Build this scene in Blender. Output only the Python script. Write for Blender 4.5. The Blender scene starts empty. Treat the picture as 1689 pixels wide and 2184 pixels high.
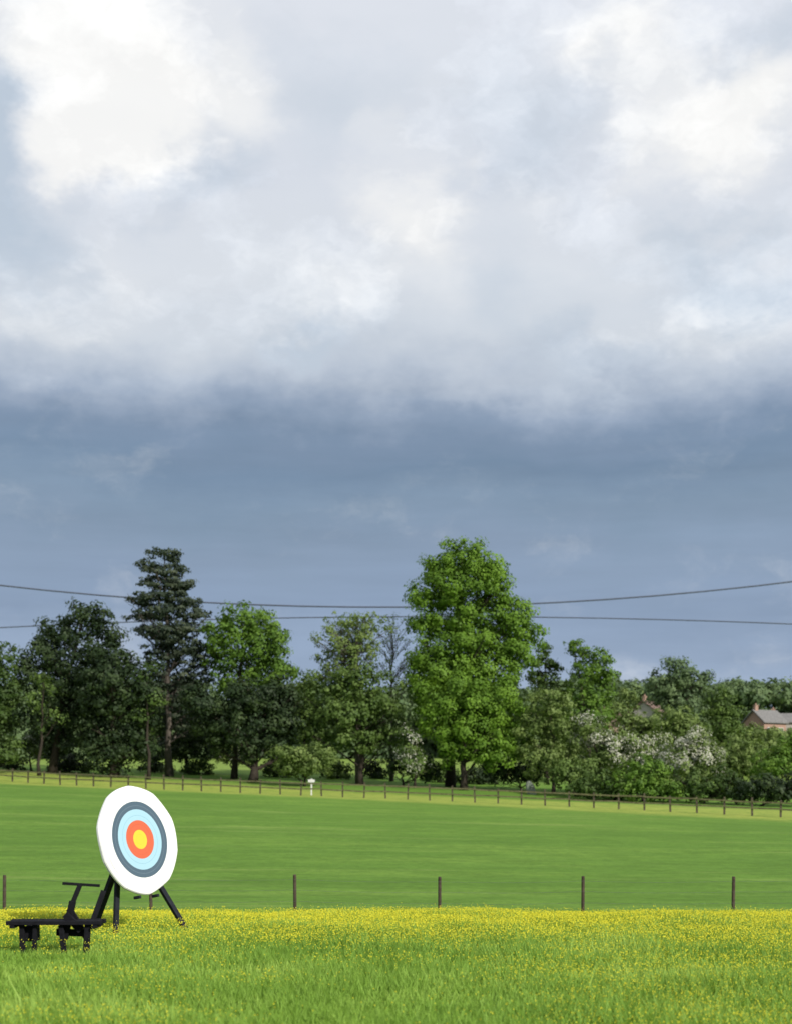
import bpy, math
import numpy as np
from mathutils import Vector, Matrix
rng = np.random.default_rng(11)
scene = bpy.context.scene
COL = scene.collection
F = 3000.0; CX = 844.5; HY = 1691.0; EYE = 1.6

def s2l(c):
    out = []
    for v in c:
        v = v/255.0
        out.append(v/12.92 if v <= 0.04045 else ((v+0.055)/1.055)**2.4)
    return tuple(out)+(1.0,)

# ------------------------------------------------------------------ terrain
ky = [-200, 0, 15.5, 17.5, 20, 24, 30, 35, 40, 46, 60, 80, 105, 120, 140, 165, 200, 250, 300, 500, 1200, 3000, 9000]
kz = [0, 0, 0, -.05, -.2, -.5, -1.1, -1.52, -1.68, -1.6, -1.1, -.35, .5, 1.0, 1.4, 2.9, 4.6, 7.0, 9.0, 12, 12, 6, 0]
_fy = np.arange(-200, 9000, 0.5)
_fz = np.interp(_fy, ky, kz)
_k = np.hanning(9); _k /= _k.sum()
_fz = np.convolve(np.pad(_fz, 4, mode='edge'), _k, mode='valid')

def gz(x, y):
    x = np.asarray(x, float); y = np.asarray(y, float)
    z = np.interp(y, _fy, _fz)
    t = np.clip((y-36)/60, 0, 1)*np.clip((260-y)/80, 0, 1)
    z = z - 0.03*np.clip(x, -70, 70)*t
    z = z + 3.5*np.exp(-((x-80)/45)**2-((y-255)/45)**2)
    z = z + 0.02*np.sin(x*0.9+y*0.35)*np.sin(y*0.7-x*.2)
    return z

def W(px, py, d):
    return np.array([(px-CX)/F*d, d, EYE+(HY-py)/F*d])

_g = rng.random((256, 256))
def vnoise(x, y):
    xi = np.floor(x).astype(int); yi = np.floor(y).astype(int)
    fx = x-xi; fy = y-yi
    fx = fx*fx*(3-2*fx); fy = fy*fy*(3-2*fy)
    a = _g[xi % 256, yi % 256]; b = _g[(xi+1) % 256, yi % 256]
    c = _g[xi % 256, (yi+1) % 256]; e = _g[(xi+1) % 256, (yi+1) % 256]
    return (a*(1-fx)+b*fx)*(1-fy)+(c*(1-fx)+e*fx)*fy

# ------------------------------------------------------------------ mesh helpers
def fast_mesh(name, V, k, mat, tint=None):
    me = bpy.data.meshes.new(name)
    n = len(V)//k
    me.vertices.add(len(V)); me.vertices.foreach_set("co", np.ascontiguousarray(V, dtype=np.float32).ravel())
    me.loops.add(len(V)); me.loops.foreach_set("vertex_index", np.arange(len(V), dtype=np.int32))
    me.polygons.add(n)
    me.polygons.foreach_set("loop_start", np.arange(0, len(V), k, dtype=np.int32))
    me.polygons.foreach_set("loop_total", np.full(n, k, dtype=np.int32))
    me.update(calc_edges=True)
    if tint is not None:
        a = me.attributes.new("tint", 'FLOAT', 'POINT')
        a.data.foreach_set("value", np.ascontiguousarray(tint, dtype=np.float32))
    me.materials.append(mat)
    return me

class MB:
    def __init__(s): s.v = []; s.f = []; s.mi = []
    def add(s, vs, fs, m=0):
        o = len(s.v); s.v += [tuple(map(float, v)) for v in vs]
        s.f += [tuple(i+o for i in f) for f in fs]; s.mi += [m]*len(fs)
    def tube(s, pts, rad, k=7, m=0, cap=True):
        pts = [np.asarray(p, float) for p in pts]; n = len(pts)
        vs = []
        for i, p in enumerate(pts):
            t = pts[min(i+1, n-1)]-pts[max(i-1, 0)]
            t = t/(np.linalg.norm(t)+1e-9)
            a = np.cross(t, [0.13, 0.97, 0.21] if abs(t[1]) < .9 else [1, 0, 0]); a /= np.linalg.norm(a)
            b = np.cross(t, a)
            for j in range(k):
                th = 2*math.pi*j/k
                vs.append(p+rad[i]*(math.cos(th)*a+math.sin(th)*b))
        fs = []
        for i in range(n-1):
            for j in range(k):
                fs.append((i*k+j, i*k+(j+1) % k, (i+1)*k+(j+1) % k, (i+1)*k+j))
        if cap:
            fs.append(tuple(range(k-1, -1, -1))); fs.append(tuple((n-1)*k+j for j in range(k)))
        s.add(vs, fs, m)
    def beam(s, p, q, w, h, up=(0, 0, 1), m=0):
        p = np.asarray(p, float); q = np.asarray(q, float)
        t = q-p; t /= np.linalg.norm(t)
        a = np.cross(t, up)
        if np.linalg.norm(a) < 1e-3: a = np.cross(t, (0, 1, 0))
        a /= np.linalg.norm(a); b = np.cross(a, t)
        vs = []
        for e in (p, q):
            for sx, sy in ((-1, -1), (1, -1), (1, 1), (-1, 1)):
                vs.append(e+a*sx*w/2+b*sy*h/2)
        s.add(vs, [(3, 2, 1, 0), (4, 5, 6, 7), (0, 1, 5, 4), (1, 2, 6, 5), (2, 3, 7, 6), (3, 0, 4, 7)], m)
    def mesh(s, name, mats, smooth=False):
        me = bpy.data.meshes.new(name)
        me.from_pydata(s.v, [], s.f)
        for m in (mats if isinstance(mats, (list, tuple)) else [mats]): me.materials.append(m)
        me.polygons.foreach_set("material_index", s.mi)
        if smooth: me.polygons.foreach_set("use_smooth", [True]*len(s.f))
        me.update()
        return me

def obj(name, me, parent=None, loc=None, **props):
    o = bpy.data.objects.new(name, me)
    COL.objects.link(o)
    if parent is not None: o.parent = parent
    if loc is not None: o.location = [float(v) for v in loc]
    for k, v in props.items(): o[k] = v
    return o

def bevel(o, w, seg=2):
    m = o.modifiers.new("bevel", 'BEVEL'); m.width = w; m.segments = seg; m.limit_method = 'ANGLE'

# ------------------------------------------------------------------ materials
class NT:
    def __init__(s, nt): s.nt = nt
    def n(s, typ, **kw):
        nd = s.nt.nodes.new(typ)
        for k, v in kw.items(): setattr(nd, k, v)
        return nd
    def l(s, a, b): s.nt.links.new(a, b)
    def math(s, op, a, b=None, c=None, clamp=False):
        nd = s.nt.nodes.new('ShaderNodeMath'); nd.operation = op; nd.use_clamp = clamp
        for i, v in enumerate((a, b, c)):
            if v is None: continue
            if isinstance(v, (int, float)): nd.inputs[i].default_value = v
            else: s.l(v, nd.inputs[i])
        return nd.outputs[0]
    def vmath(s, op, a, b=None):
        nd = s.nt.nodes.new('ShaderNodeVectorMath'); nd.operation = op
        for i, v in enumerate((a, b)):
            if v is None: continue
            if isinstance(v, tuple): nd.inputs[i].default_value = v
            else: s.l(v, nd.inputs[i])
        return nd.outputs[1] if op in ('LENGTH', 'DOT_PRODUCT', 'DISTANCE') else nd.outputs[0]
    def mix(s, fac, a, b, blend='MIX'):
        nd = s.nt.nodes.new('ShaderNodeMix'); nd.data_type = 'RGBA'; nd.blend_type = blend
        for v, i in ((fac, 0), (a, 6), (b, 7)):
            if isinstance(v, (int, float)): nd.inputs[i].default_value = v
            elif isinstance(v, tuple): nd.inputs[i].default_value = v
            else: s.l(v, nd.inputs[i])
        return nd.outputs[2]
    def maprange(s, v, a, b, c=0.0, d=1.0, smooth=True):
        nd = s.nt.nodes.new('ShaderNodeMapRange')
        if smooth: nd.interpolation_type = 'SMOOTHSTEP'
        s.l(v, nd.inputs[0])
        for i, x in enumerate((a, b, c, d)): nd.inputs[i+1].default_value = x
        return nd.outputs[0]
    def noise(s, vec, scale, detail=4, rough=.55, out=0):
        nd = s.nt.nodes.new('ShaderNodeTexNoise'); nd.inputs['Scale'].default_value = scale
        nd.inputs['Detail'].default_value = detail; nd.inputs['Roughness'].default_value = rough
        if vec is not None: s.l(vec, nd.inputs['Vector'])
        return nd.outputs[out]
    def ramp(s, fac, stops, interp='LINEAR'):
        nd = s.nt.nodes.new('ShaderNodeValToRGB'); nd.color_ramp.interpolation = interp
        el = nd.color_ramp.elements
        while len(el) < len(stops): el.new(0.5)
        for e, (p, c) in zip(el, stops): e.position = p; e.color = c
        s.l(fac, nd.inputs[0]); return nd.outputs[0]

def newmat(name):
    m = bpy.data.materials.new(name); m.use_nodes = True
    nt = m.node_tree; nt.nodes.clear(); return m, NT(nt)

def simple(name, col, rough=.7, var=.25, scale=8.0, metal=0, spec=.3):
    m, g = newmat(name)
    out = g.n('ShaderNodeOutputMaterial'); p = g.n('ShaderNodeBsdfPrincipled')
    p.inputs['Roughness'].default_value = rough; p.inputs['Metallic'].default_value = metal
    p.inputs['Specular IOR Level'].default_value = spec
    tc = g.n('ShaderNodeTexCoord')
    nz = g.noise(tc.outputs['Object'], scale, 5)
    c = tuple(col)+(1,)
    d = tuple(v*(1-var) for v in col)+(1,); l = tuple(min(1, v*(1+var)) for v in col)+(1,)
    g.l(g.ramp(nz, [(.3, d), (.5, c), (.7, l)]), p.inputs['Base Color'])
    b = g.n('ShaderNodeBump'); b.inputs['Strength'].default_value = .2
    g.l(nz, b.inputs['Height']); g.l(b.outputs[0], p.inputs['Normal'])
    g.l(p.outputs[0], out.inputs[0]); return m

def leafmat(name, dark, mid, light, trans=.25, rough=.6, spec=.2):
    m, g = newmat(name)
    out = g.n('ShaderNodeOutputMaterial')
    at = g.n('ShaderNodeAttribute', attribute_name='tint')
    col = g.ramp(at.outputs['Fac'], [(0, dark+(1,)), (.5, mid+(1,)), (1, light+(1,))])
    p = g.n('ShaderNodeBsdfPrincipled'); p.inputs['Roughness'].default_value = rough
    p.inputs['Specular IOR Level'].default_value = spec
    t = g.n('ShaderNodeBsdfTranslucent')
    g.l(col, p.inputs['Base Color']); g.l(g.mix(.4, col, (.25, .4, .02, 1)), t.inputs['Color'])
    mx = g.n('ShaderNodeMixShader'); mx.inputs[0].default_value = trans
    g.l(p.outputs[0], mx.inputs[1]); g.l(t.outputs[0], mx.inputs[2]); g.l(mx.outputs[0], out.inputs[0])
    return m

bark = simple("bark", (.035, .027, .02), .9, .4, 3)
bark_grey = simple("bark_grey", (.085, .072, .06), .9, .35, 3)
L_bright = leafmat("leaf_lime", (.06, .12, .014), (.11, .205, .02), (.165, .285, .03), .26)
L_mid = leafmat("leaf_mid", (.045, .095, .014), (.09, .17, .022), (.155, .255, .036), .25)
L_dark = leafmat("leaf_yew", (.010, .020, .008), (.020, .037, .012), (.045, .07, .02), .06)
L_pine = leafmat("leaf_pine", (.018, .030, .019), (.035, .05, .031), (.075, .09, .052), .08)
L_olive = leafmat("leaf_olive", (.07, .11, .028), (.13, .185, .048), (.20, .26, .08), .25)
L_far_haze = leafmat("leaf_far_haze", (.055, .09, .045), (.095, .145, .06), (.14, .195, .08), .15)  # distance haze painted into the leaf colour: lighter, bluer greens
L_hedge = leafmat("leaf_hedge", (.038, .07, .016), (.08, .13, .028), (.14, .205, .05), .2)
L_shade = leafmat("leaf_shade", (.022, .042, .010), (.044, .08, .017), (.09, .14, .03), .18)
L_blossom = leafmat("blossom", (.30, .31, .22), (.42, .42, .33), (.56, .56, .48), .1)

# ------------------------------------------------------------------ foliage
def unit(n):
    v = rng.normal(size=(n, 3)); return v/np.linalg.norm(v, axis=1, keepdims=True)

def leaf_quads(C, N, size):
    n = len(C)
    N = N/(np.linalg.norm(N, axis=1, keepdims=True)+1e-9)
    r = unit(n)
    A = np.cross(N, r); A /= (np.linalg.norm(A, axis=1, keepdims=True)+1e-9)
    B = np.cross(N, A)
    s = (size*(.6+.8*rng.random(n)))[:, None]
    a = s*.5; b = s*.4
    j = lambda: (1+.5*(rng.random((n, 1))-.5))
    V = np.empty((n, 4, 3))
    V[:, 0] = C-A*a*j(); V[:, 1] = C-B*b*j(); V[:, 2] = C+A*a*j(); V[:, 3] = C+B*b*j()
    return V.reshape(-1, 3)

def clumped(lobes, leaf=.3, cr=1.0, cover=1.9, flat=.75, cdens=1.0, inner=.5):
    Cs = []; Ns = []; Ts = []; CC = []
    for C, R in lobes:
        R = np.asarray(R, float)
        area = 4*math.pi*((R[0]*R[1])**1.6+(R[0]*R[2])**1.6+(R[1]*R[2])**1.6)**(1/1.6)/3**(1/1.6)
        nc = max(4, int(cdens*area/(math.pi*cr*cr)))
        dr = unit(nc)
        rad = 1-.38*rng.random(nc)**1.6+.12*rng.random(nc)
        cc = C+dr*R*rad[:, None]
        cs = cr*(.5+.75*rng.random(nc))
        ct = rng.random(nc)
        CC.append(cc)
        for i in range(nc):
            n = max(4, int(cover*math.pi*cs[i]**2/(leaf*leaf*.4)*.5))
            off = unit(n)*(rng.random((n, 1))**.5)*cs[i]
            off[:, 2] *= flat
            Cs.append(cc[i]+off)
            on = off/(np.linalg.norm(off, axis=1, keepdims=True)+1e-6)
            Ns.append(on*.8+dr[i]*.6+np.array([0, 0, .25])+rng.normal(size=(n, 3))*.28)
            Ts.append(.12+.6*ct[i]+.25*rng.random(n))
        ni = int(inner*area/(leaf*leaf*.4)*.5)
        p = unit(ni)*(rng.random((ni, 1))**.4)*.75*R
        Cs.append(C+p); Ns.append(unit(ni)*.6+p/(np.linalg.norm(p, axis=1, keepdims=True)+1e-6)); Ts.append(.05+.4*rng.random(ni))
    C = np.concatenate(Cs); N = np.concatenate(Ns); T = np.concatenate(Ts)
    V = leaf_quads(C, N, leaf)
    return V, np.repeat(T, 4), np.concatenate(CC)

def limb(mb, a, b, r0, r1, k=6, wob=.08, sag=0):
    a = np.asarray(a, float); b = np.asarray(b, float); L = np.linalg.norm(b-a)
    pts = []; n = 5
    for i in range(n+1):
        t = i/n; p = a+(b-a)*t
        if 0 < i < n: p = p+rng.normal(size=3)*wob*L*.3
        p = p+np.array([0, 0, sag*L*math.sin(math.pi*t)])
        pts.append(p)
    mb.tube(pts, [r0+(r1-r0)*i/n for i in range(n+1)], k)
    return pts

def tree(name, label, cat, base_px, d, lobes, mat, leaf=.32, cr=1.0, cover=1.7, flat=.75, cdens=1.0, inner=.5,
         trunk_r=.4, trunk_top=None, branches=22, tmat=None, depth=.85, extra=None, blossom=0):
    bx = (base_px-CX)/F*d; by = d
    base = np.array([bx, by, float(gz(bx, by))-.05])
    L = []
    for lb in lobes:
        px, py, rx, ry = lb[:4]; dd = lb[4] if len(lb) > 4 else rng.uniform(-.3, .3)*rx/F*d
        c = W(px, py, d); c[1] += dd
        L.append((c-base, np.array([rx/F*d, rx/F*d*depth, ry/F*d])))
    V, T, CC = clumped(L, leaf, cr, cover, flat, cdens, inner)
    e = bpy.data.objects.new(name, None); COL.objects.link(e); e.location = base
    e.empty_display_size = .5; e["label"] = label; e["category"] = cat
    mb = MB()
    top = max(L, key=lambda q: q[0][2])[0] if trunk_top is None else W(trunk_top[0], trunk_top[1], d)-base
    n = 8; pts = []
    for i in range(n+1):
        t = i/n
        p = np.array([top[0]*t**1.5, top[1]*t**1.5, top[2]*t])+(rng.normal(size=3)*.12*(0 < i < n))
        p[2] = top[2]*t; pts.append(p)
    rad = [trunk_r*(1.35 if i == 0 else 1-.85*i/n) for i in range(n+1)]
    mb.tube(pts, rad, 9)
    P = np.array(pts)
    idx = rng.permutation(len(CC))[:branches]
    twiggy = branches > 60
    for j in idx:
        c = CC[j]
        h = max(.15*top[2], c[2]-.5*np.hypot(c[0], c[1])-.08*top[2])
        t = min(.95, h/top[2]); s = np.array([np.interp(t, np.linspace(0, 1, n+1), P[:, q]) for q in range(3)])
        r = trunk_r*(1-.85*t)*.42
        bp = limb(mb, s, c, r, .03, 5, .1, .05 if twiggy else 0)
        for q in range(2):
            if twiggy: tp = bp[3]+(c-s)*.25+rng.normal(size=3)*.12*np.linalg.norm(c-s)
            else: tp = c+rng.normal(size=3)*.45
            limb(mb, bp[2+q], tp, r*.45, .02, 4, .1 if twiggy else .05)
    if extra: extra(mb, base, P)
    obj("trunk", mb.mesh("trunk", tmat or bark, True), e)
    obj("crown", fast_mesh("crown", V, 4, mat, T), e)
    if blossom:
        m = int(blossom)
        some = rng.permutation(len(CC))[:max(6, int(len(CC)*.6))]
        k = some[rng.integers(0, len(some), m)]
        sel = CC[k]+unit(m)*cr*1.1*np.array([1, 1, .8])*(.6+.5*rng.random((m, 1)))
        out = sel-np.mean(CC, axis=0)
        Vb = leaf_quads(sel, out/np.linalg.norm(out, axis=1, keepdims=True)+unit(m)*.5+np.array([.2, -.3, .4]), leaf*.6)
        obj("blossom", fast_mesh("blossom", Vb, 4, L_blossom, np.repeat(rng.random(m), 4)), e)
    return e

# ---- left group
tree("broadleaf_tree", "dark green tree with low crown at the meadow edge", "tree", -25, 158,
     [(-20, 1405, 62, 40), (-30, 1480, 70, 60), (0, 1560, 50, 55), (15, 1470, 36, 50), (-10, 1600, 60, 35)], L_shade, trunk_r=.35)
tree("broadleaf_tree", "dark crowned tree with spreading uneven top", "tree", 112, 160,
     [(180, 1308, 48, 30), (140, 1345, 60, 35), (225, 1345, 42, 36), (85, 1385, 45, 36), (160, 1400, 80, 50),
      (110, 1455, 75, 50), (230, 1410, 50, 50), (75, 1520, 50, 50), (150, 1520, 70, 55), (60, 1420, 30, 30), (110, 1575, 60, 36), (200, 1470, 70, 60)], L_dark, trunk_r=.45, cr=1.1)
tree("broadleaf_tree", "mid green tree growing through darker neighbours", "tree", 85, 155,
     [(95, 1455, 28, 22), (62, 1500, 28, 30), (105, 1535, 30, 24)], L_hedge, trunk_r=.2, cover=1.1, cdens=.6, inner=.1, branches=6)
tree("yew_tree", "very dark dense yew with foliage down to the grass", "tree", 245, 156,
     [(245, 1470, 75, 70), (215, 1545, 60, 65), (285, 1550, 55, 70), (245, 1608, 78, 45), (300, 1460, 55, 70), (235, 1420, 50, 45)], L_dark, trunk_r=.5, cr=1.0, inner=.6)
tree("broadleaf_tree", "slim green tree beside the dark yew", "tree", 318, 154,
     [(312, 1445, 26, 26), (325, 1495, 26, 32), (305, 1540, 24, 26)], L_shade, trunk_r=.2, cover=1.3, cdens=.8, inner=.2, branches=6)
def pine_extra(mb, base, P):
    for q in range(16):
        t = .35+.6*q/16; s = np.array([np.interp(t, np.linspace(0, 1, 9), P[:, k]) for k in range(3)])
        a = rng.uniform(0, 6.28); l = rng.uniform(1.2, 2.6)
        limb(mb, s, s+np.array([math.cos(a)*l, math.sin(a)*l, .2]), .09, .02, 5, .08)
tree("pine_tree", "tall dark pine with layered branches and bare lower trunk", "tree", 362, 162,
     [(345, 1180, 36, 11), (372, 1190, 24, 11), (328, 1206, 30, 13), (385, 1214, 30, 12), (352, 1222, 40, 16), (318, 1240, 28, 11), (362, 1246, 50, 15), (398, 1250, 28, 12),
      (342, 1272, 56, 16), (306, 1284, 34, 11), (392, 1284, 46, 14), (352, 1306, 66, 16), (300, 1318, 34, 12), (418, 1312, 34, 13), (400, 1340, 56, 17), (322, 1346, 44, 14), (360, 1352, 56, 20),
      (392, 1375, 64, 22), (420, 1402, 48, 26), (345, 1395, 46, 22), (395, 1440, 60, 34), (385, 1490, 50, 40), (405, 1540, 50, 40), (335, 1440, 36, 30)],
     L_pine, leaf=.28, cr=.7, cover=1.5, flat=.4, trunk_r=.42, trunk_top=(352, 1190), branches=40, tmat=bark_grey, extra=pine_extra, inner=.4)
tree("broadleaf_tree", "rounded green tree with sunlit top and shaded skirt", "tree", 500, 160,
     [(525, 1318, 52, 34), (565, 1350, 50, 38), (490, 1350, 46, 42), (540, 1385, 80, 45), (592, 1420, 42, 45), (480, 1430, 52, 55), (540, 1440, 70, 45)],
     L_mid, trunk_r=.35)
tree("oak_tree", "dark shaded tree with broad low crown beside the fence", "tree", 540, 155,
     [(560, 1485, 72, 38), (500, 1498, 60, 42), (605, 1510, 50, 48), (545, 1545, 90, 48), (470, 1550, 55, 48), (625, 1550, 45, 46), (550, 1595, 66, 28), (430, 1515, 45, 54)],
     L_dark, trunk_r=.5, cr=1.0)
tree("broadleaf_tree", "dark green tree filling the shaded row", "tree", 400, 172,
     [(400, 1480, 60, 50), (350, 1530, 60, 50), (440, 1540, 60, 50), (400, 1585, 76, 36)], L_dark, trunk_r=.3, branches=8)
tree("broadleaf_tree", "small mid green tree between taller ones", "tree", 650, 170,
     [(650, 1470, 40, 40), (640, 1520, 50, 44), (668, 1565, 50, 34)], L_hedge, trunk_r=.25, branches=8)
tree("ash_tree", "thin crowned tree with bare twigs showing against the sky", "tree", 766, 158,
     [(745, 1325, 50, 30), (710, 1365, 40, 36), (775, 1350, 45, 36), (745, 1400, 55, 38), (815, 1325, 26, 24), (700, 1420, 36, 32), (760, 1385, 50, 40)],
     L_olive, leaf=.26, cr=.75, cover=1.15, cdens=.7, inner=.2, trunk_r=.33, branches=90, tmat=bark_grey, trunk_top=(762, 1340))
tree("broadleaf_tree", "low shaded tree with dark foliage beneath a thinner one", "tree", 768, 157,
     [(760, 1455, 62, 42), (700, 1480, 52, 45), (815, 1490, 52, 52), (755, 1530, 80, 50), (680, 1545, 50, 42), (820, 1560, 45, 40), (745, 1580, 60, 28)],
     L_hedge, trunk_r=.35)
tree("bare_tree", "nearly leafless tree with fine grey brown twigs", "tree", 835, 166,
     [(830, 1340, 36, 32), (855, 1385, 32, 40), (815, 1400, 34, 36), (860, 1440, 36, 44)],
     L_olive, leaf=.2, cr=.7, cover=.5, cdens=.5, inner=.03, trunk_r=.22, branches=130, tmat=bark_grey, trunk_top=(835, 1350))
tree("lime_tree", "tall bright green lime tree with full billowing crown", "tree", 960, 158,
     [(985, 1194, 64, 42), (942, 1215, 46, 32), (1035, 1222, 42, 38), (985, 1252, 80, 46), (912, 1272, 40, 26), (1060, 1268, 34, 36),
      (995, 1310, 88, 48), (908, 1330, 40, 24), (1095, 1322, 50, 38), (1000, 1365, 96, 48), (1122, 1350, 40, 38), (905, 1395, 40, 30),
      (1095, 1395, 52, 42), (930, 1430, 66, 46), (1010, 1440, 90, 55), (895, 1470, 42, 44)],
     L_bright, leaf=.3, trunk_r=.5, branches=30, cr=1.2, cover=2.2, cdens=1.25, inner=.7)
tree("maple_tree", "bright green tree with skirt of foliage near the ground", "tree", 988, 152,
     [(985, 1480, 66, 50), (1055, 1495, 62, 55), (955, 1540, 56, 52), (1020, 1560, 76, 50), (1090, 1555, 55, 48), (975, 1605, 54, 34), (1055, 1610, 60, 34),
      (925, 1490, 42, 46), (1000, 1520, 80, 50)],
     L_bright, leaf=.3, trunk_r=.4, cr=1.15, cover=2.0, cdens=1.1)
tree("cedar_tree", "small dark cedar with ragged top", "tree", 1165, 175,
     [(1162, 1382, 18, 14), (1152, 1412, 26, 16), (1180, 1420, 22, 14), (1160, 1445, 36, 20), (1172, 1480, 42, 26), (1160, 1520, 55, 34)],
     L_shade, cr=.6, flat=.5, trunk_r=.25)
tree("broadleaf_tree", "light green tree with dark leaning branch at its top", "tree", 1262, 172,
     [(1222, 1372, 20, 8), (1240, 1388, 26, 12), (1272, 1405, 32, 22), (1258, 1432, 42, 26), (1296, 1440, 26, 26), (1258, 1478, 52, 34), (1250, 1530, 60, 40)],
     L_mid, cr=.65, trunk_r=.25)
tree("broadleaf_tree", "rounded mid green tree standing behind the hedge", "tree", 1450, 215,
     [(1440, 1427, 34, 22), (1470, 1447, 38, 28), (1415, 1457, 36, 28), (1450, 1480, 64, 36), (1455, 1520, 60, 44)], L_far_haze, leaf=.4, cr=1.1, trunk_r=.35)
tree("broadleaf_tree", "dark green tree beside the houses", "tree", 1540, 200,
     [(1535, 1500, 34, 34), (1560, 1540, 36, 38), (1520, 1550, 40, 44), (1545, 1590, 50, 40)], L_hedge, leaf=.36, cr=.9, trunk_r=.3)
tree("broadleaf_tree", "olive green tree in front of the village roofs", "tree", 1345, 205,
     [(1334, 1486, 26, 20), (1322, 1525, 40, 28), (1385, 1552, 60, 30)], L_olive, leaf=.36, cr=.9, trunk_r=.3)
tree("broadleaf_tree", "small rounded green tree in front of village roofs", "tree", 1440, 195,
     [(1435, 1530, 44, 28), (1470, 1545, 40, 28), (1440, 1570, 60, 34)], L_olive, leaf=.36, cr=.9, trunk_r=.25)
tree("broadleaf_tree", "small pale green tree screening the end house", "tree", 1655, 205,
     [(1655, 1574, 34, 20), (1625, 1584, 30, 24), (1690, 1570, 30, 20)], L_olive, leaf=.36, cr=.8, trunk_r=.2)

# ---- bushes
def bush(name, label, px, d, lobes, mat, blossom=0, **kw):
    a = dict(leaf=.28, cr=.7, trunk_r=.14, branches=12); a.update(kw)
    return tree(name, label, "bush", px, d, lobes, mat, blossom=blossom, **a)
bush("hawthorn_bush", "pale olive hawthorn bush behind the fence", 650, 150, [(620, 1612, 44, 22), (680, 1610, 46, 24), (650, 1630, 66, 24)], L_olive)
bush("hawthorn_bush", "small flowering hawthorn with sparse white blossom", 500, 170, [(480, 1595, 28, 16), (515, 1598, 24, 16), (498, 1612, 40, 16)], L_olive, 900)
bush("hawthorn_bush", "small flowering bush in the shade", 68, 165, [(65, 1580, 26, 20), (75, 1600, 24, 18)], L_olive, 900)
bush("hawthorn_bush", "tall shaded bush with some white blossom", 885, 153, [(884, 1540, 18, 26), (872, 1585, 30, 34), (890, 1625, 36, 26)], L_hedge, 1100)
bush("shrub", "olive brown shrub next to the bright tree", 1180, 150, [(1170, 1505, 46, 40), (1140, 1550, 48, 46), (1200, 1560, 52, 44), (1165, 1620, 66, 44)], L_olive, trunk_r=.2)
bush("hawthorn_bush", "hawthorn covered in white blossom", 1290, 150, [(1255, 1555, 42, 30), (1320, 1582, 42, 28), (1285, 1610, 62, 38)], L_olive, 4200)
bush("hawthorn_bush", "large hawthorn with dense white blossom", 1478, 148, [(1480, 1580, 42, 28), (1445, 1610, 40, 30), (1510, 1608, 36, 28), (1475, 1640, 60, 30)], L_olive, 5600)
bush("hawthorn_bush", "sparsely flowering hawthorn between darker shrubs", 1390, 152, [(1390, 1592, 46, 28), (1360, 1620, 44, 30)], L_olive, 1700)
bush("shrub", "dark rounded shrub at the foot of the hedge", 1225, 146, [(1200, 1650, 46, 34), (1250, 1655, 48, 34)], L_hedge)
bush("shrub", "rounded mid green shrub at the field edge", 1370, 141, [(1370, 1648, 56, 34), (1335, 1675, 48, 30), (1400, 1680, 54, 28)], L_mid)
bush("shrub", "dark low shrub behind the rail fence", 1310, 142, [(1290, 1672, 50, 26), (1320, 1685, 44, 22), (1240, 1682, 40, 20)], L_shade)
bush("shrub", "dark shrub below the flowering hawthorn", 1500, 140, [(1480, 1680, 54, 28), (1540, 1672, 50, 34)], L_shade)
bush("shrub", "tall olive shrub beside a house garden", 1585, 158, [(1580, 1592, 44, 30), (1600, 1630, 54, 38), (1550, 1640, 44, 40)], L_olive)
bush("shrub", "mid green shrub partly hiding the village", 1660, 150, [(1680, 1584, 24, 22), (1690, 1602, 44, 32), (1650, 1628, 54, 34)], L_mid)
bush("shrub", "very dark low hedge shrub", 1620, 138, [(1600, 1682, 56, 28), (1660, 1680, 56, 32), (1720, 1675, 56, 32)], L_dark)
bush("shrub", "dark small shrub under the tall tree", 1110, 154, [(1095, 1640, 44, 28), (1130, 1648, 40, 26), (1060, 1648, 40, 22)], L_dark)
bush("shrub", "dark undergrowth shrub between tree trunks", 860, 156, [(850, 1628, 40, 24), (915, 1640, 44, 26)], L_dark)
for (ux, ud, uw, um) in ((20, 166, 34, L_dark), (150, 164, 44, L_dark), (330, 170, 30, L_dark), (425, 168, 30, L_shade), (590, 168, 34, L_shade),
                         (720, 168, 34, L_shade), (800, 172, 34, L_dark), (950, 166, 34, L_shade), (1020, 165, 40, L_dark)):
    zb = float(gz((ux-CX)/F*ud, ud)); py = HY-(zb-EYE)*F/ud
    bush("shrub", "dark undergrowth shrub between tree trunks", ux, ud, [(ux-uw*.4, py-15, uw*.8, 17), (ux+uw*.5, py-13, uw*.7, 15), (ux, py-27, uw*.6, 14)], um)

# ---- far woodland
lobes = []
for i in range(130):
    d = rng.uniform(285, 325); px = rng.uniform(-320, 1300)
    h = rng.uniform(-20, 16)
    x = (px-CX)/F*d; z0 = float(gz(x, d)); top = EYE+(HY-(1470+h))/F*d
    r = rng.uniform(4, 7)
    for zz in np.arange(z0+1, top-r*.7, 4.0):
        lobes.append((np.array([x+rng.normal(), d, zz]), np.array([r, r, 3.6])))
    lobes.append((np.array([x, d, top-r*.7]), np.array([r, r, r*.7])))
for i in range(80):
    d = rng.uniform(400, 470); px = rng.uniform(1180, 2050)
    top = EYE+(HY-(1450+rng.uniform(-12, 16)))/F*d; x = (px-CX)/F*d
    r = rng.uniform(5, 9)
    for zz in np.arange(float(gz(x, d))+6, top-r*.6, 6.0):
        lobes.append((np.array([x, d, zz]), np.array([r, r, 5.0])))
    lobes.append((np.array([x, d, top-r*.5]), np.array([r, r, r*.5])))
V, T, _ = clumped(lobes, leaf=1.1, cr=2.2, cover=1.3, inner=.4, cdens=.8)
obj("distant_woodland", fast_mesh("distant_woodland", V, 4, L_far_haze, T), kind="stuff",
    label="distant mass of green woodland behind the meadow", category="woodland")
lobes = []
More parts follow.
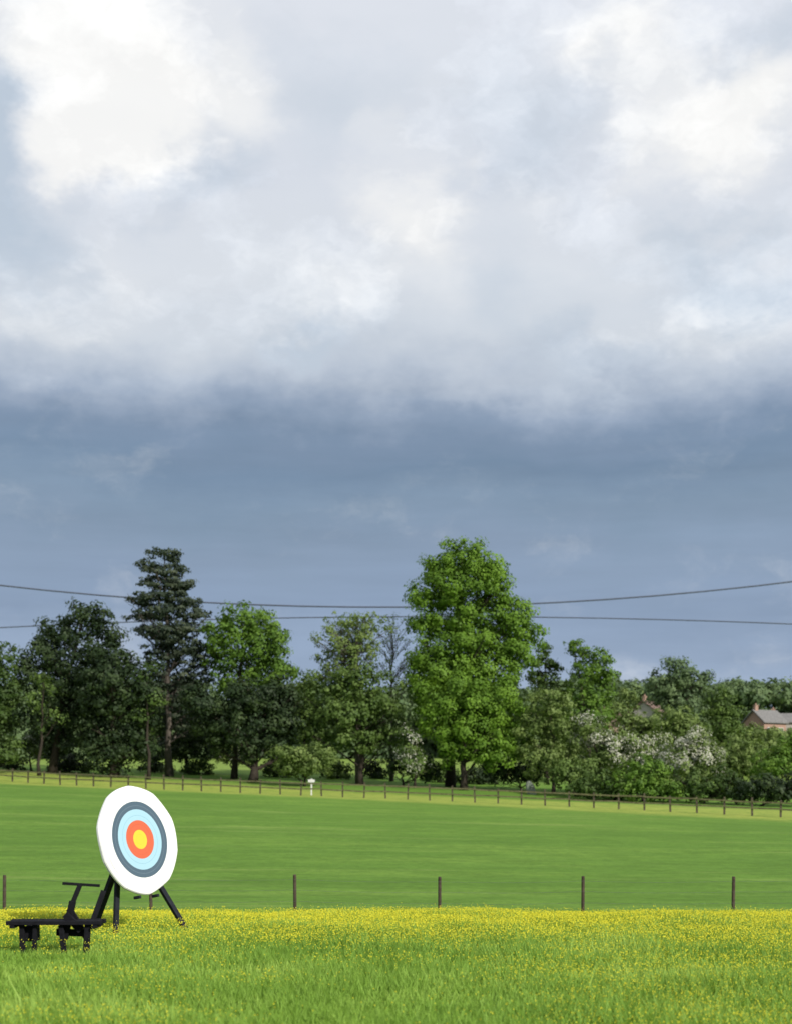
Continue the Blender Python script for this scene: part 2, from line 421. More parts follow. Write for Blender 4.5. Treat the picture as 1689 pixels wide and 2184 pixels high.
for i in range(70):
    d = rng.uniform(200, 232); px = rng.uniform(1200, 1880)
    x = (px-CX)/F*d; z0 = float(gz(x, d)); r = rng.uniform(2.4, 4.2)
    lobes.append((np.array([x, d, z0+r*.7]), np.array([r, r, r*.95])))
V, T, _ = clumped(lobes, leaf=.5, cr=1.2, cover=1.4)
obj("garden_hedgerow", fast_mesh("garden_hedgerow", V, 4, L_olive, T), kind="stuff",
    label="tangled green hedgerow in front of village gardens", category="hedge")

# ------------------------------------------------------------------ ground
def axis(hi, near, n):
    u = np.linspace(-1, 1, n)
    return np.sinh(u*near)/np.sinh(near)*hi
xs = axis(4000, 6.5, 281)
ys = np.concatenate([np.linspace(-150, 4, 24), np.arange(5, 70, .6), np.arange(70, 200, 2), np.arange(200, 520, 6),
                     np.geomspace(520, 8000, 40)])
X, Y = np.meshgrid(xs, ys); Z = gz(X, Y)
V = np.stack([X, Y, Z], -1).reshape(-1, 3)
nx = len(xs); ny = len(ys)
ii, jj = np.meshgrid(np.arange(nx-1), np.arange(ny-1)); a = (jj*nx+ii).ravel()
Fc = np.stack([a, a+1, a+nx+1, a+nx], 1)
me = bpy.data.meshes.new("ground")
me.from_pydata(V.tolist(), [], Fc.tolist()); me.polygons.foreach_set("use_smooth", [True]*len(Fc)); me.update()
gm, g = newmat("meadow")
out = g.n('ShaderNodeOutputMaterial'); p = g.n('ShaderNodeBsdfPrincipled'); p.inputs['Roughness'].default_value = .9
p.inputs['Specular IOR Level'].default_value = .1
geo = g.n('ShaderNodeNewGeometry'); pos = geo.outputs['Position']
sep = g.n('ShaderNodeSeparateXYZ'); g.l(pos, sep.inputs[0])
st = g.vmath('MULTIPLY', pos, (.05, .16, 1.0)); st2 = g.vmath('MULTIPLY', pos, (.45, .9, 1.0))
fine = g.noise(pos, 3.0, 7, .75); broad = g.noise(st, 1.0, 5, .6); mid = g.noise(st2, 1.0, 6, .7)
base = g.ramp(broad, [(.3, (.09, .19, .028, 1)), (.5, (.125, .245, .036, 1)), (.7, (.18, .30, .05, 1))])
base = g.mix(g.math('MULTIPLY', g.maprange(mid, .6, .38), .55), base, (.07, .15, .02, 1))
base = g.mix(g.math('MULTIPLY', g.maprange(fine, .38, .66), .5), g.mix(.12, base, (.2, .3, .04, 1)), (.065, .13, .018, 1))
pale = g.maprange(g.noise(g.vmath('MULTIPLY', pos, (.05, .45, 1.0)), 1.0, 6, .7), .54, .72)
base = g.mix(g.math('MULTIPLY', pale, .5), base, (.26, .33, .09, 1))
base = g.mix(g.math('MULTIPLY', g.maprange(sep.outputs[1], 165, 195), .5), base, (.24, .30, .07, 1))  # sunlit look of the meadow behind the trees, mixed into its colour
fl = g.math('ADD', sep.outputs[1], g.math('MULTIPLY', sep.outputs[0], .51))
strip = g.math('MULTIPLY', g.maprange(fl, 113, 120), g.maprange(fl, 146, 136))
ynz = g.maprange(g.noise(st2, 1.4, 5, .75), .32, .55)
base = g.mix(g.math('MULTIPLY', g.math('MULTIPLY', strip, ynz), .7), base, (.36, .39, .08, 1))
near = g.maprange(sep.outputs[1], 24, 18)
base = g.mix(near, base, g.mix(g.maprange(fine, .4, .6), (.09, .17, .02, 1), (.17, .25, .03, 1)))
g.l(base, p.inputs['Base Color'])
b = g.n('ShaderNodeBump'); b.inputs['Strength'].default_value = .5; b.inputs['Distance'].default_value = .15
g.l(fine, b.inputs['Height']); g.l(b.outputs[0], p.inputs['Normal']); g.l(p.outputs[0], out.inputs[0])
me.materials.append(gm)
obj("ground", me, kind="structure", label="rolling green meadow sloping to a dip and rising again", category="ground")

# ------------------------------------------------------------------ grass + buttercups
def scatter(n, y0, y1, e=1.5):
    y = rng.uniform(y0, y1, n*2); keep = rng.random(n*2) < (.3*y+e)/(.3*y1+e); y = y[keep][:n]
    x = rng.uniform(-1, 1, len(y))*(.3*y+e); return x, y
def cartmask(x, y):
    a = np.clip(1-np.sqrt(((x+3.6)/1.3)**2+((y-14.0)/1.7)**2), 0, 1)
    b_ = np.clip(1-np.sqrt(((x+3.0)/1.2)**2+((y-16.0)/1.2)**2), 0, 1)
    return np.clip(2*np.maximum(a, b_), 0, 1)
def yellow(x, y):
    n1 = vnoise(x*.45+40, y*.8+7); n2 = vnoise(x*1.8+9, y*2.2+3); n3 = vnoise(x*.25+80, y*.4+50)
    band = np.clip((y-13.6)/1.6, 0, 1)
    f = .03+.85*np.clip((n1*.6+n2*.4-.42)*3, 0, 1)+.13*np.clip((n3-.4)*3, 0, 1)+np.clip(x*.05, -.12, .18)
    return np.clip(np.maximum(f*.46, band*(.5+.5*n1+.2*n2)), .01, 1)*(1-.5*cartmask(x, y))
x, y = scatter(310000, 8.0, 21.5)
n = len(x); z = gz(x, y)
h = (.045+.085*rng.random(n))*(.45+1.1*vnoise(x*1.6, y*1.3))*(1-.5*cartmask(x, y)); h *= 1+.9*(rng.random(n) > .985)*(1-cartmask(x, y))
a = rng.uniform(0, 6.283, n); w = .004+.005*rng.random(n)
lean = h*(.2+.6*rng.random(n)); b2 = rng.uniform(0, 6.283, n)
P0 = np.stack([x, y, z-.01], 1); dx = np.stack([np.cos(a)*w, np.sin(a)*w, 0*w], 1)
tip = P0+np.stack([np.cos(b2)*lean, np.sin(b2)*lean, h], 1)
V = np.stack([P0-dx, P0+dx, tip], 1).reshape(-1, 3)
tt = np.clip(-.05+.5*vnoise(x*.9+5, y*.9)+.35*vnoise(x*3+5, y*2)+.35*rng.random(n), 0, 1)
G_mat = leafmat("grass_blade", (.125, .24, .034), (.22, .37, .055), (.35, .50, .10), .32)
obj("grass", fast_mesh("grass", V, 3, G_mat, np.repeat(tt, 3)), kind="stuff", label="lush green meadow grass blades", category="grass")
x, y = scatter(280000, 8.0, 20.8)
k = rng.random(len(x)) < yellow(x, y); x = x[k]; y = y[k]; n = len(x); z = gz(x, y)
hh = (.045+.10*rng.random(n))*(.7+.6*vnoise(x*1.6, y*1.3))+.05*(rng.random(n) > .96)
r = (.0040+.0034*rng.random(n))*np.clip(.75+(y-10)*.05, .75, 1.1)
tilt = unit(n)*.8+np.array([.15, -.35, .8]); tilt /= np.linalg.norm(tilt, axis=1, keepdims=True)
A = np.cross(tilt, unit(n)); A /= np.linalg.norm(A, axis=1, keepdims=True); B = np.cross(tilt, A)
C = np.stack([x, y, z+hh], 1); Vs = []
for j in range(4):
    t0 = 2*math.pi*j/4; t1 = t0+1.45; tm = t0+.72
    r_ = r[:, None]
    Vs.append(np.stack([C, C+(A*math.cos(t0)+B*math.sin(t0))*r_*.85+tilt*r_*.35,
                        C+(A*math.cos(tm)+B*math.sin(tm))*r_*1.2+tilt*r_*.55,
                        C+(A*math.cos(t1)+B*math.sin(t1))*r_*.85+tilt*r_*.35], 1))
V = np.stack(Vs, 1).reshape(-1, 3)
Fmat = leafmat("buttercup_petal", (.5, .48, .03), (.62, .58, .035), (.75, .70, .05), .25, .6)
obj("buttercups", fast_mesh("buttercups", V, 4, Fmat, np.repeat(rng.random(n), 16)), kind="stuff", label="yellow buttercup flowers dotted through the grass", category="flowers")

# ------------------------------------------------------------------ archery target
C = np.array([-2.962, 16.3, 1.06])
nrm = np.array([.835, -.55, .19]); nrm /= np.linalg.norm(nrm)
up = np.array([0, 0, 1.])-nrm[2]*nrm; up /= np.linalg.norm(up)
sd = np.cross(up, nrm)
M = Matrix(((sd[0], up[0], nrm[0], C[0]), (sd[1], up[1], nrm[1], C[1]), (sd[2], up[2], nrm[2], C[2]), (0, 0, 0, 1)))
tgt = bpy.data.objects.new("archery_target", None); COL.objects.link(tgt); tgt.matrix_world = M
tgt["label"] = "round white archery target with coloured rings resting on a stand"; tgt["category"] = "archery target"
R = .64; K = 80
def rr(t):
    s_ = 2*math.pi/10; u = ((t+.25) % s_)-s_/2
    poly = math.cos(s_/2)/math.cos(u)
    return R*(.64+.36*poly*1.02)*(1+.008*math.sin(3*t+1)+.005*math.sin(7*t))
mb = MB(); prof = [(.93, -.06), (.985, -.052), (1.0, -.04), (1.0, -.018), (.985, -.004), (.95, 0.0)]
vs = []
for (q, zz) in prof:
    for j in range(K):
        t = 2*math.pi*j/K; vs.append((math.cos(t)*rr(t)*q, math.sin(t)*rr(t)*q, zz))
fs = []; m_ = len(prof)
for i in range(m_-1):
    for j in range(K): fs.append((i*K+j, i*K+(j+1) % K, (i+1)*K+(j+1) % K, (i+1)*K+j))
fs.append(tuple(range(K-1, -1, -1))); fs.append(tuple((m_-1)*K+j for j in range(K)))
mb.add(vs, fs)
white = simple("white_cover", (.74, .74, .74), .8, .08, 3, spec=.1)
obj("boss", mb.mesh("boss", white), tgt)
fm, g = newmat("target_rings")
out = g.n('ShaderNodeOutputMaterial'); p = g.n('ShaderNodeBsdfPrincipled'); p.inputs['Roughness'].default_value = .8
p.inputs['Specular IOR Level'].default_value = .15
tc = g.n('ShaderNodeTexCoord'); sp = g.n('ShaderNodeSeparateXYZ'); g.l(tc.outputs['Object'], sp.inputs[0])
rad = g.math('SQRT', g.math('ADD', g.math('POWER', sp.outputs[0], 2.0), g.math('POWER', sp.outputs[1], 2.0)))
rn = g.math('DIVIDE', rad, .585)
Yc = (.8, .50, .05, 1); Rc = (.56, .12, .06, 1); Bc = (.33, .52, .62, 1); Kc = (.075, .115, .155, 1); Wc = (.75, .75, .75, 1)
g.l(g.ramp(rn, [(0, Yc), (.098, (.6, .38, .06, 1)), (.103, Yc), (.19, Rc), (.297, (.46, .09, .05, 1)), (.301, Rc), (.385, Bc), (.48, (.22, .38, .48, 1)), (.487, Bc),
                (.605, Kc), (.675, (.14, .19, .24, 1)), (.68, Kc), (.765, Wc), (.87, (.68, .68, .68, 1)), (.874, Wc)], 'CONSTANT'), p.inputs['Base Color'])
g.l(p.outputs[0], out.inputs[0])
mb = MB(); vs = [(0, 0, .004)]; fs = []
for i, q in enumerate((.2, .4, .570)):
    for j in range(K):
        t = 2*math.pi*j/K; vs.append((math.cos(t)*q, math.sin(t)*q, .004+.0015*math.sin(t*5+i)*(i > 0)))
for j in range(K): fs.append((0, 1+j, 1+(j+1) % K))
for i in range(2):
    for j in range(K): fs.append((1+i*K+j, 1+(i+1)*K+j, 1+(i+1)*K+(j+1) % K, 1+i*K+(j+1) % K))
mb.add(vs, fs)
obj("target_face", mb.mesh("target_face", fm), tgt)

black = simple("dark_painted_wood", (.02, .022, .03), .8, .3, 20, spec=.1)
blackm = simple("black_metal", (.010, .010, .013), .8, .3, 20, spec=.08)
sb = np.array([-3.0, 16.5, 0.0])
stand = bpy.data.objects.new("target_stand", None); COL.objects.link(stand); stand.location = sb
stand["label"] = "dark wooden tripod stand holding the archery target"; stand["category"] = "stand"
def part(name, fn, parent, org, mat, bv=.006, **pr):
    mb = MB(); fn(mb); mb.v = [tuple(np.array(v)-org) for v in mb.v]
    o = obj(name, mb.mesh(name, mat), parent, **pr)
    if bv: bevel(o, bv)
    return o
fl_ = np.array([-3.215, 16.15, -.02]); bk = np.array([-3.58, 16.65, -.02]); fr_ = np.array([-2.50, 16.75, -.02])
cb = C-up*.45-nrm*.13
part("front_leg", lambda m: m.beam(fl_, C-nrm*.13-sd*.26-up*.2, .065, .04, up=tuple(nrm)), stand, sb, black)
part("front_leg", lambda m: m.beam(fr_, C-nrm*.10+sd*.24-up*.40, .065, .045, up=tuple(nrm)), stand, sb, black)
part("rear_leg", lambda m: m.beam(bk, C-nrm*.16-sd*.15-up*.1, .085, .05, up=tuple(nrm)), stand, sb, black)
part("crossbar", lambda m: m.beam(cb-sd*.34, cb+sd*.30, .05, .05, up=(0, 0, 1)), stand, sb, black)
pg = C-up*.665
part("support_peg", lambda m: m.beam(pg-sd*.14-nrm*.08, pg-sd*.14+nrm*.02, .03, .035), stand, sb, black)
part("support_peg", lambda m: m.beam(pg+sd*.16-nrm*.08, pg+sd*.16+nrm*.02, .03, .035), stand, sb, black)

# low black bench with upright frame
D = 14.2
def Q(px, py, d=D): return W(px, py, d)
co = np.array([Q(120, 2000)[0], D, 0.0])
cart = bpy.data.objects.new("equipment_bench", None); COL.objects.link(cart); cart.location = co
cart["label"] = "low black equipment bench with short legs and upright frame"; cart["category"] = "bench"
xl = Q(22, 0)[0]; xr = Q(222, 0)[0]; zt = Q(0, 1966)[2]
def deck(m):
    for k_ in range(3):
        yy = D-.12+k_*.10
        m.beam((xl+.015*(k_ % 2), yy, zt), (xr-.02*(k_ % 2), yy+.02, zt), .085, .04)
    m.beam((xl+.06, D-.16, zt-.037), (xl+.06, D+.14, zt-.037), .05, .03)
    m.beam((xr-.06, D-.16, zt-.037), (xr-.06, D+.14, zt-.037), .05, .03)
part("deck", deck, cart, co, blackm, .005)
for (a0, a1, w_) in ((52, 54, .05), (80, 78, .04), (135, 142, .05), (192, 188, .06)):
    part("leg", lambda m: m.beam((Q(a0, 0)[0], D-.08, zt-.025), (Q(a1, 0)[0], D-.08, -.02), w_, .05, up=(0, 1, 0)), cart, co, blackm)
part("storage_box", lambda m: m.beam((Q(52, 0)[0], D+.04, zt-.12), (Q(80, 0)[0], D+.04, zt-.12), .16, .15), cart, co, blackm)
def handle(m):
    m.beam(Q(138, 2004, D), Q(156, 1922, D), .065, .05, up=(0, 1, 0))
    m.beam(Q(156, 1925, D), Q(172, 1886, D+.02), .045, .035, up=(0, 1, 0))
    m.beam(Q(134, 1884, D), Q(214, 1889, D+.04), .028, .026, up=(0, 1, 0))
    m.beam(Q(148, 1938, D+.06), Q(186, 2000, D+.10), .06, .05, up=(0, 1, 0))
    m.beam(Q(122, 1988, D+.05), Q(182, 1990, D+.05), .07, .05, up=(0, 1, 0))
    m.beam(Q(196, 1972, D+.1), Q(222, 1900, D+.2), .05, .04, up=(0, 1, 0))
    m.beam(Q(140, 1950, D-.03), Q(174, 1985, D-.03), .07, .05, up=(0, 1, 0))
part("frame", handle, cart, co, blackm, .004)

# ------------------------------------------------------------------ wire fence
postm = simple("weathered_post", (.06, .042, .03), .85, .4, 12)
wirem = simple("galvanised_wire", (.12, .13, .12), .6, .2, 20, .3)
dF = 35.0
fo = np.array([0, dF, float(gz(0, dF))])
wf = bpy.data.objects.new("wire_fence", None); COL.objects.link(wf); wf.location = fo
wf["label"] = "wire fence on dark wooden posts below the buttercup bank"; wf["category"] = "fence"
pxs = [-590, -290, 10, 323, 630, 937, 1242, 1562, 1870, 2170]
tops = []
for q in pxs:
    xx = (q-CX)/F*dF; zb = float(gz(xx, dF)); tp = EYE+(HY-1866-rng.uniform(-5, 5))/F*dF
    tops.append((xx, tp))
    mb = MB(); lx = rng.uniform(-.025, .025)
    mb.tube([(xx, dF, zb-.2), (xx+lx, dF, tp-.02), (xx+lx, dF, tp)], [.044, .041, .032], 9)
    mb.v = [tuple(np.array(v)-fo) for v in mb.v]
    obj("post", mb.mesh("post", postm), wf)
for hh_ in (.12, .38, .66):
    mb = MB(); pts = []
    for (a0, b0), (a1, b1) in zip(tops[:-1], tops[1:]):
        for t in np.linspace(0, 1, 6)[:-1]: pts.append(np.array([a0+(a1-a0)*t, dF-.05, b0+(b1-b0)*t-hh_-.03*math.sin(math.pi*t)])-fo)
    mb.tube(pts, [.0025]*len(pts), 4); obj("wire", mb.mesh("wire", wirem), wf)

# ------------------------------------------------------------------ post and rail fence
fo = np.array([0, 122.5, float(gz(0, 122.5))])
rf = bpy.data.objects.new("rail_fence", None); COL.objects.link(rf); rf.location = fo
rf["label"] = "long dark wooden post and rail fence crossing the meadow"; rf["category"] = "fence"
railm = simple("fence_timber", (.065, .052, .036), .85, .4, 4)
railp = simple("lichened_rail", (.14, .13, .065), .85, .4, 4)
fx = np.arange(-56, 46, 1.9); fyy = 122.5-.51*fx+1.2*np.sin(fx*.09)
P = [np.array([a, b, float(gz(a, b))]) for a, b in zip(fx, fyy)]
for q in P:
    mb = MB(); mb.beam(q-np.array([0, 0, .2]), q+np.array([rng.uniform(-.06, .06), 0, 1.35+rng.uniform(-.1, .1)]), .13, .13, up=(0, 1, 0))
    mb.v = [tuple(np.array(v)-fo) for v in mb.v]; obj("post", mb.mesh("post", railm), rf)
for hh_ in (1.1, .6):
    mb = MB()
    for q, w_ in zip(P[:-1], P[1:]):
        o_ = np.array([0, -.1, hh_]); mb.beam(q+o_-fo, w_+o_-fo+np.array([0, 0, rng.uniform(-.05, .05)]), .05, .12)
    obj("rail", mb.mesh("rail", railp), rf)

# ------------------------------------------------------------------ power lines
cable = simple("cable", (.085, .10, .14), .7, .1, 2)
def wire(ctrl, d, r, label):
    c = np.array(ctrl, float); co_ = np.polyfit(c[:, 0], c[:, 1], 2)
    pts = []
    for px in np.linspace(-2400, 4000, 60):
        q = np.polyval(co_, px); pts.append(W(px, q, d))
    base = pts[30].copy(); mb = MB(); mb.tube([p_-base for p_ in pts], [r]*len(pts), 6)
    obj("power_line", mb.mesh("power_line", cable, True), None, base, label=label, category="cable", group="overhead power lines")
wire([(0, 1247), (240, 1270), (650, 1302), (1130, 1279), (1689, 1243)], 186, .105, "dark overhead power cable sagging above the trees")
wire([(0, 1340), (650, 1312), (1150, 1322), (1689, 1329)], 188, .08, "dark overhead power cable hanging lower behind the trees")

# ------------------------------------------------------------------ houses
brick = simple("brick", (.34, .22, .17), .9, .2, 6)
palew = simple("pale_wall", (.38, .35, .31), .9, .1, 4)
slate = simple("slate_roof", (.17, .165, .16), .8, .25, 4)
tile = simple("clay_tile", (.15, .10, .08), .85, .25, 5)
glass = simple("window_glass", (.05, .06, .07), .15, .2, 2)
frame = simple("white_frame", (.6, .6, .58), .6, .05, 3)
def house(px, ridge_py, d, L, Wd, rise, yaw, wm, rm, label):
    x = (px-CX)/F*d; top = EYE+(HY-ridge_py)/F*d; g0 = float(gz(x, d))
    eave = max(3.5, top-rise-g0)
    e = bpy.data.objects.new("house", None); COL.objects.link(e); e.location = (x, d, g0); e.rotation_euler = (0, 0, yaw)
    e["label"] = label; e["category"] = "house"
    l = L/2; w = Wd/2; mb = MB()
    mb.add([(-l, -w, -.5), (l, -w, -.5), (l, w, -.5), (-l, w, -.5), (-l, -w, eave), (l, -w, eave), (l, w, eave), (-l, w, eave), (-l, 0, eave+rise), (l, 0, eave+rise)],
           [(0, 1, 5, 4), (2, 3, 7, 6), (3, 0, 4, 8, 7), (1, 2, 6, 9, 5), (3, 2, 1, 0)])
    obj("wall", mb.mesh("wall", wm), e)
    mb = MB(); o_ = .35; s_ = rise/w
    for sg in (-1, 1):
        lo = eave-o_*s_+.05; vs = []
        for dz in (0, .18):
            vs += [(-l-o_, sg*(w+o_), lo+dz), (l+o_, sg*(w+o_), lo+dz), (l+o_, 0, eave+rise+.05+dz), (-l-o_, 0, eave+rise+.05+dz)]
        mb.add(vs, [(0, 1, 2, 3), (4, 5, 6, 7), (0, 1, 5, 4), (1, 2, 6, 5), (3, 0, 4, 7)])
    rf_ = obj("roof", mb.mesh("roof", rm), e)
    mb = MB(); mb.beam((-l+.45, 0, eave+rise-.5), (-l+.45, 0, eave+rise+.9), .7, .5); mb.beam((-l+.45, 0, eave+rise+.9), (-l+.45, 0, eave+rise+1.0), .82, .62)
    mb.tube([(-l+.45, 0, eave+rise+1.0), (-l+.45, 0, eave+rise+1.3)], [.13, .11], 8)
    obj("chimney", mb.mesh("chimney", brick), rf_)
    for k_ in (-1, 1):
        for hz in (eave-1.6, eave-4.4):
            if hz < .6: continue
            mb = MB(); mb.beam((k_*l*.5-.55, -w-.02, hz), (k_*l*.5+.55, -w-.02, hz), .08, 1.25)
            wn = obj("window", mb.mesh("window", glass), e)
            mb = MB()
            for zz in (-.62, 0, .62): mb.beam((k_*l*.5-.6, -w-.07, hz+zz), (k_*l*.5+.6, -w-.07, hz+zz), .06, .08)
            for xx in (-.57, 0, .57): mb.beam((k_*l*.5+xx, -w-.075, hz-.6), (k_*l*.5+xx, -w-.075, hz+.6), .05, .07)
            obj("frame", mb.mesh("frame", frame), wn)
        mb = MB(); mb.beam((-l-.02, k_*w*.35-.4, eave-1.5), (-l-.02, k_*w*.35+.4, eave-1.5), .08, 1.1); obj("window", mb.mesh("window", glass), e)
house(1630, 1517, 238, 5.2, 4.6, 1.9, math.radians(32), brick, slate, "brick house with grey slate roof and gable chimney")
house(1674, 1524, 244, 5.0, 4.6, 1.4, math.radians(-8), palew, slate, "pale walled house beside a brick one")
house(1383, 1498, 245, 4.4, 4.6, 1.7, math.radians(55), palew, tile, "pale house with reddish tiled gable roof among trees")
house(1318, 1522, 260, 6, 6, 2.2, math.radians(-10), brick, tile, "brick house mostly hidden behind the hedgerow")

# ------------------------------------------------------------------ small things
stone = simple("grey_stone", (.2, .22, .18), .9, .45, 2)
def boulder(px, d, w, h, label):
    x = (px-CX)/F*d; z0 = float(gz(x, d)); K2 = 12; vs = []; fs = []
    lv = [0, .15, .4, .65, .85, .97, 1.0]; rd = [1, 1.05, 1.0, .88, .65, .35, .08]
    ph = rng.uniform(0, 6)
    for i in range(7):
        for j in range(K2):
            t = 2*math.pi*j/K2; q = rd[i]*w/2*(1+.2*math.sin(2*t+ph)+.09*rng.normal())
            vs.append((math.cos(t)*q-.35*lv[i], math.sin(t)*q*.7, lv[i]*h-.1))
    for i in range(6):
        for j in range(K2): fs.append((i*K2+j, i*K2+(j+1) % K2, (i+1)*K2+(j+1) % K2, (i+1)*K2+j))
    fs.append(tuple(6*K2+j for j in range(K2)))
    mb = MB(); mb.add(vs, fs)
    obj("standing_stone", mb.mesh("standing_stone", stone), None, (x, d, z0), label=label, category="stone")
boulder(1134, 148, .9, 1.5, "pale grey leaning stone at the foot of the bushes")
d = 128; x = (665-CX)/F*d; z0 = float(gz(x, d))
sg = bpy.data.objects.new("sign_post", None); COL.objects.link(sg); sg.location = (x, d, z0); sg["label"] = "small blank white sign on a post by the fence"; sg["category"] = "sign"
mb = MB(); mb.beam((0, 0, -.1), (0, 0, 1.5), .12, .12); obj("post", mb.mesh("post", frame), sg)
mb = MB(); mb.beam((-.3, -.09, 1.3), (.3, -.09, 1.3), .05, .25); obj("sign_board", mb.mesh("sign_board", frame), sg)

# ------------------------------------------------------------------ world
world = bpy.data.worlds.new("World"); scene.world = world; world.use_nodes = True
g = NT(world.node_tree); world.node_tree.nodes.clear()
out = g.n('ShaderNodeOutputWorld'); bg = g.n('ShaderNodeBackground')
sun_dir = np.array([.60, -.66, .52]); sun_dir /= np.linalg.norm(sun_dir)
sel = math.asin(sun_dir[2]); saz = math.atan2(sun_dir[0], sun_dir[1])
sky = g.n('ShaderNodeTexSky', sky_type='NISHITA'); sky.sun_disc = False; sky.sun_elevation = sel; sky.sun_rotation = saz
skyc = g.mix(1.0, sky.outputs[0], (.1, .1, .1, 1), 'MULTIPLY')
tc = g.n('ShaderNodeTexCoord'); dv = tc.outputs['Generated']
sp = g.n('ShaderNodeSeparateXYZ'); g.l(dv, sp.inputs[0])
az = g.math('ARCTAN2', sp.outputs[0], sp.outputs[1]); el = g.math('ARCSINE', sp.outputs[2])
cv = g.n('ShaderNodeCombineXYZ'); g.l(az, cv.inputs[0]); g.l(el, cv.inputs[1])
st = g.vmath('MULTIPLY', dv, (1, 1, 1.6))
nw = g.noise(st, 5.5, 6, .55, out=1)
wv = g.vmath('MULTIPLY', g.vmath('SUBTRACT', nw, (.5, .5, .5)), (.18, .13, 0))
nw2 = g.noise(st, 19.0, 4, .6, out=1)
wv2 = g.vmath('MULTIPLY', g.vmath('SUBTRACT', nw2, (.5, .5, .5)), (.07, .06, 0))
wp = g.vmath('ADD', g.vmath('ADD', cv.outputs[0], wv), wv2)
def ang(px, py):
    a = math.atan((px-CX)/F); return a, math.atan((HY-py)/F*math.cos(a))
spw = g.n('ShaderNodeSeparateXYZ'); g.l(wp, spw.inputs[0])
elw = g.math('ADD', g.math('MULTIPLY', el, .35), g.math('MULTIPLY', spw.outputs[1], .65))
fac = g.math('DIVIDE', elw, .6)
def ef(py): return math.atan((HY-py)/F)/.6
stops = [(1600, (165, 181, 204)), (1430, (151, 169, 194)), (1300, (141, 160, 186)), (1180, (139, 158, 182)), (1080, (132, 153, 176)), (990, (121, 143, 168)),
         (920, (128, 148, 173)), (865, (152, 168, 190)), (800, (188, 199, 214)), (720, (210, 218, 228)), (600, (221, 227, 235)), (400, (218, 224, 234)), (200, (221, 227, 236)), (0, (225, 230, 239))]
base = g.ramp(fac, [(ef(a), s2l(c)) for a, c in stops])
def blob(px, py, rx, ry, s):
    a, e_ = ang(px, py)
    v = g.vmath('MULTIPLY', g.vmath('SUBTRACT', wp, (a, e_, 0)), (F/rx, F/ry, 0))
    return g.maprange(g.vmath('LENGTH', v), 1.0, 0.0, 0.0, s)
def blobs(lst):
    r = None
    for b_ in lst:
        q = blob(*b_)
        r = q if r is None else g.math('ADD', r, q)
    return g.math('MINIMUM', r, 1.0)
darks = blobs([(10, 480, 260, 190, 1.0), (0, 250, 120, 200, 1.1), (440, 400, 220, 100, .6), (1600, 580, 330, 110, .85), (1150, 330, 280, 190, .5),
               (640, 745, 110, 60, .8), (740, 200, 200, 200, .4), (1660, 60, 200, 110, .5), (1100, 640, 130, 160, .4), (1250, 760, 200, 60, .45)])
whites = blobs([(150, 60, 360, 170, .85), (260, 230, 290, 200, .95), (520, 210, 200, 170, .7), (200, 330, 190, 100, .65), (1350, 110, 210, 150, .8), (1540, 300, 300, 180, .95),
                (1600, 210, 190, 140, .4), (880, 440, 230, 140, .62), (960, 560, 240, 190, .42), (250, 560, 200, 120, .28), (100, 690, 420, 100, .35), (1480, 690, 420, 100, .28), (480, 20, 300, 90, .3),
                (700, 640, 260, 120, .3), (1180, 450, 150, 120, .35), (820, 290, 140, 80, .4)])
lowdark = blobs([(1020, 880, 260, 60, .6), (250, 920, 500, 60, .3), (1450, 920, 420, 50, .35)])
c = g.mix(darks, base, s2l((192, 205, 220)))
bn = g.noise(g.vmath('ADD', st, g.vmath('MULTIPLY', nw2, (.06, .06, .06))), 8.0, 7, .6)
bill = g.math('MULTIPLY', g.math('ABSOLUTE', g.math('SUBTRACT', bn, .5)), 2.0)
edge = g.maprange(g.math('ADD', whites, g.math('ADD', g.math('MULTIPLY', g.math('SUBTRACT', bn, .5), 1.1), g.math('MULTIPLY', bill, .3))), .05, 1.1)
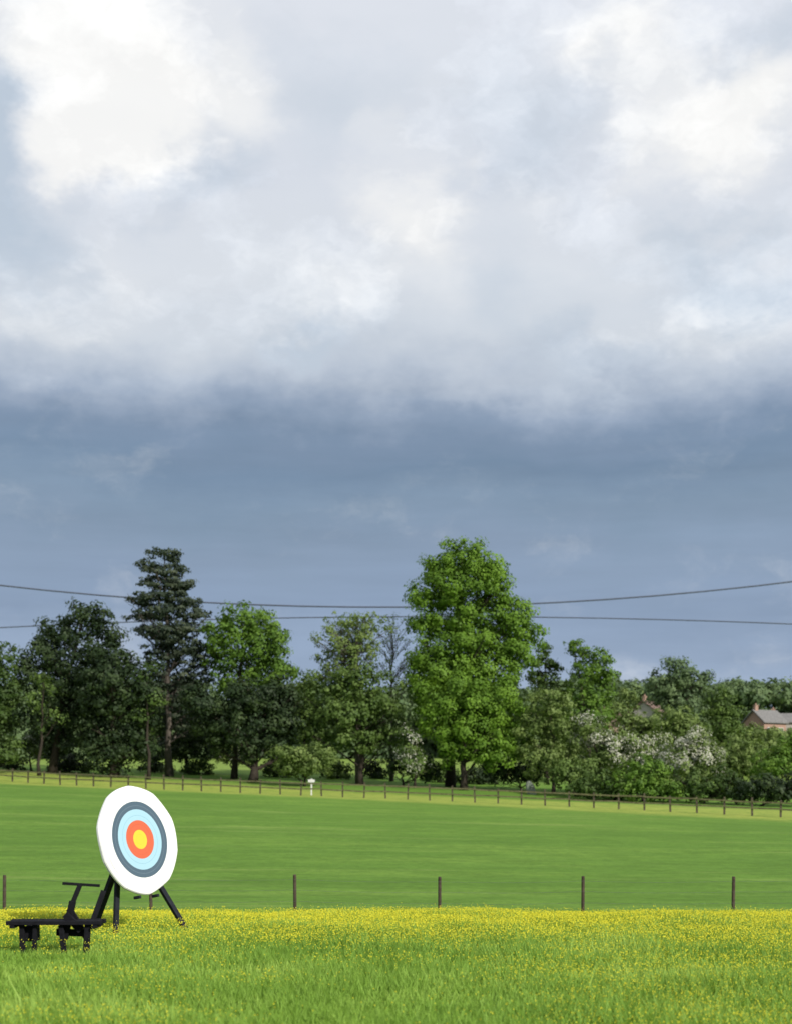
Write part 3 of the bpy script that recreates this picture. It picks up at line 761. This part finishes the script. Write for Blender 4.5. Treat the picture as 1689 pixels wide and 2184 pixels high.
c = g.mix(g.math('MULTIPLY', edge, .97), c, (.965, .965, .955, 1))
c = g.mix(g.math('MULTIPLY', lowdark, .75), c, s2l((127, 147, 172)))
up_ = g.maprange(el, ef(900)*.6, ef(720)*.6)
dt = g.maprange(bn, .3, .7, -.08, .08, False)
dt = g.math('ADD', dt, g.maprange(bill, 0.0, .3, -.035, .03, False))
streak = g.maprange(g.noise(g.vmath('MULTIPLY', dv, (1.5, 1.5, 14)), 3.0, 5, .55), .3, .7, -.05, .06, False)
dt = g.math('ADD', g.math('MULTIPLY', dt, up_), g.math('MULTIPLY', streak, g.math('SUBTRACT', 1.2, up_)))
dt = g.math('ADD', 1.0, dt)
cc = g.n('ShaderNodeCombineXYZ'); [g.l(dt, cc.inputs[i]) for i in range(3)]
c = g.mix(1.0, c, cc.outputs[0], 'MULTIPLY')
gap = g.math('MULTIPLY', g.maprange(el, .6, .9), g.maprange(g.noise(dv, 3.0, 5, .6), .45, .6))
c = g.mix(g.math('MULTIPLY', gap, .8), c, skyc)
g.l(c, bg.inputs[0]); bg.inputs[1].default_value = 1.0
g.l(bg.outputs[0], out.inputs[0])

# ------------------------------------------------------------------ sun, camera
sl = bpy.data.lights.new("sun", 'SUN'); sl.energy = 4.8; sl.angle = math.radians(.5); sl.color = (1, .95, .86)
so = bpy.data.objects.new("sun", sl); COL.objects.link(so)
so.rotation_euler = Vector(sun_dir).to_track_quat('Z', 'Y').to_euler()
cam = bpy.data.cameras.new("camera"); cam.sensor_fit = 'VERTICAL'; cam.sensor_height = 24; cam.lens = 24*F/2184
cam.shift_y = (HY-1092)/2184; cam.clip_end = 20000; cam.clip_start = .1
cam.dof.use_dof = True; cam.dof.focus_distance = 20.0; cam.dof.aperture_fstop = 1.2
cobj = bpy.data.objects.new("camera", cam); COL.objects.link(cobj); cobj.location = (0, 0, EYE); cobj.rotation_euler = (math.pi/2, 0, 0)
scene.camera = cobj
scene.view_settings.view_transform = 'Standard'; scene.view_settings.look = 'None'; scene.view_settings.exposure = 0
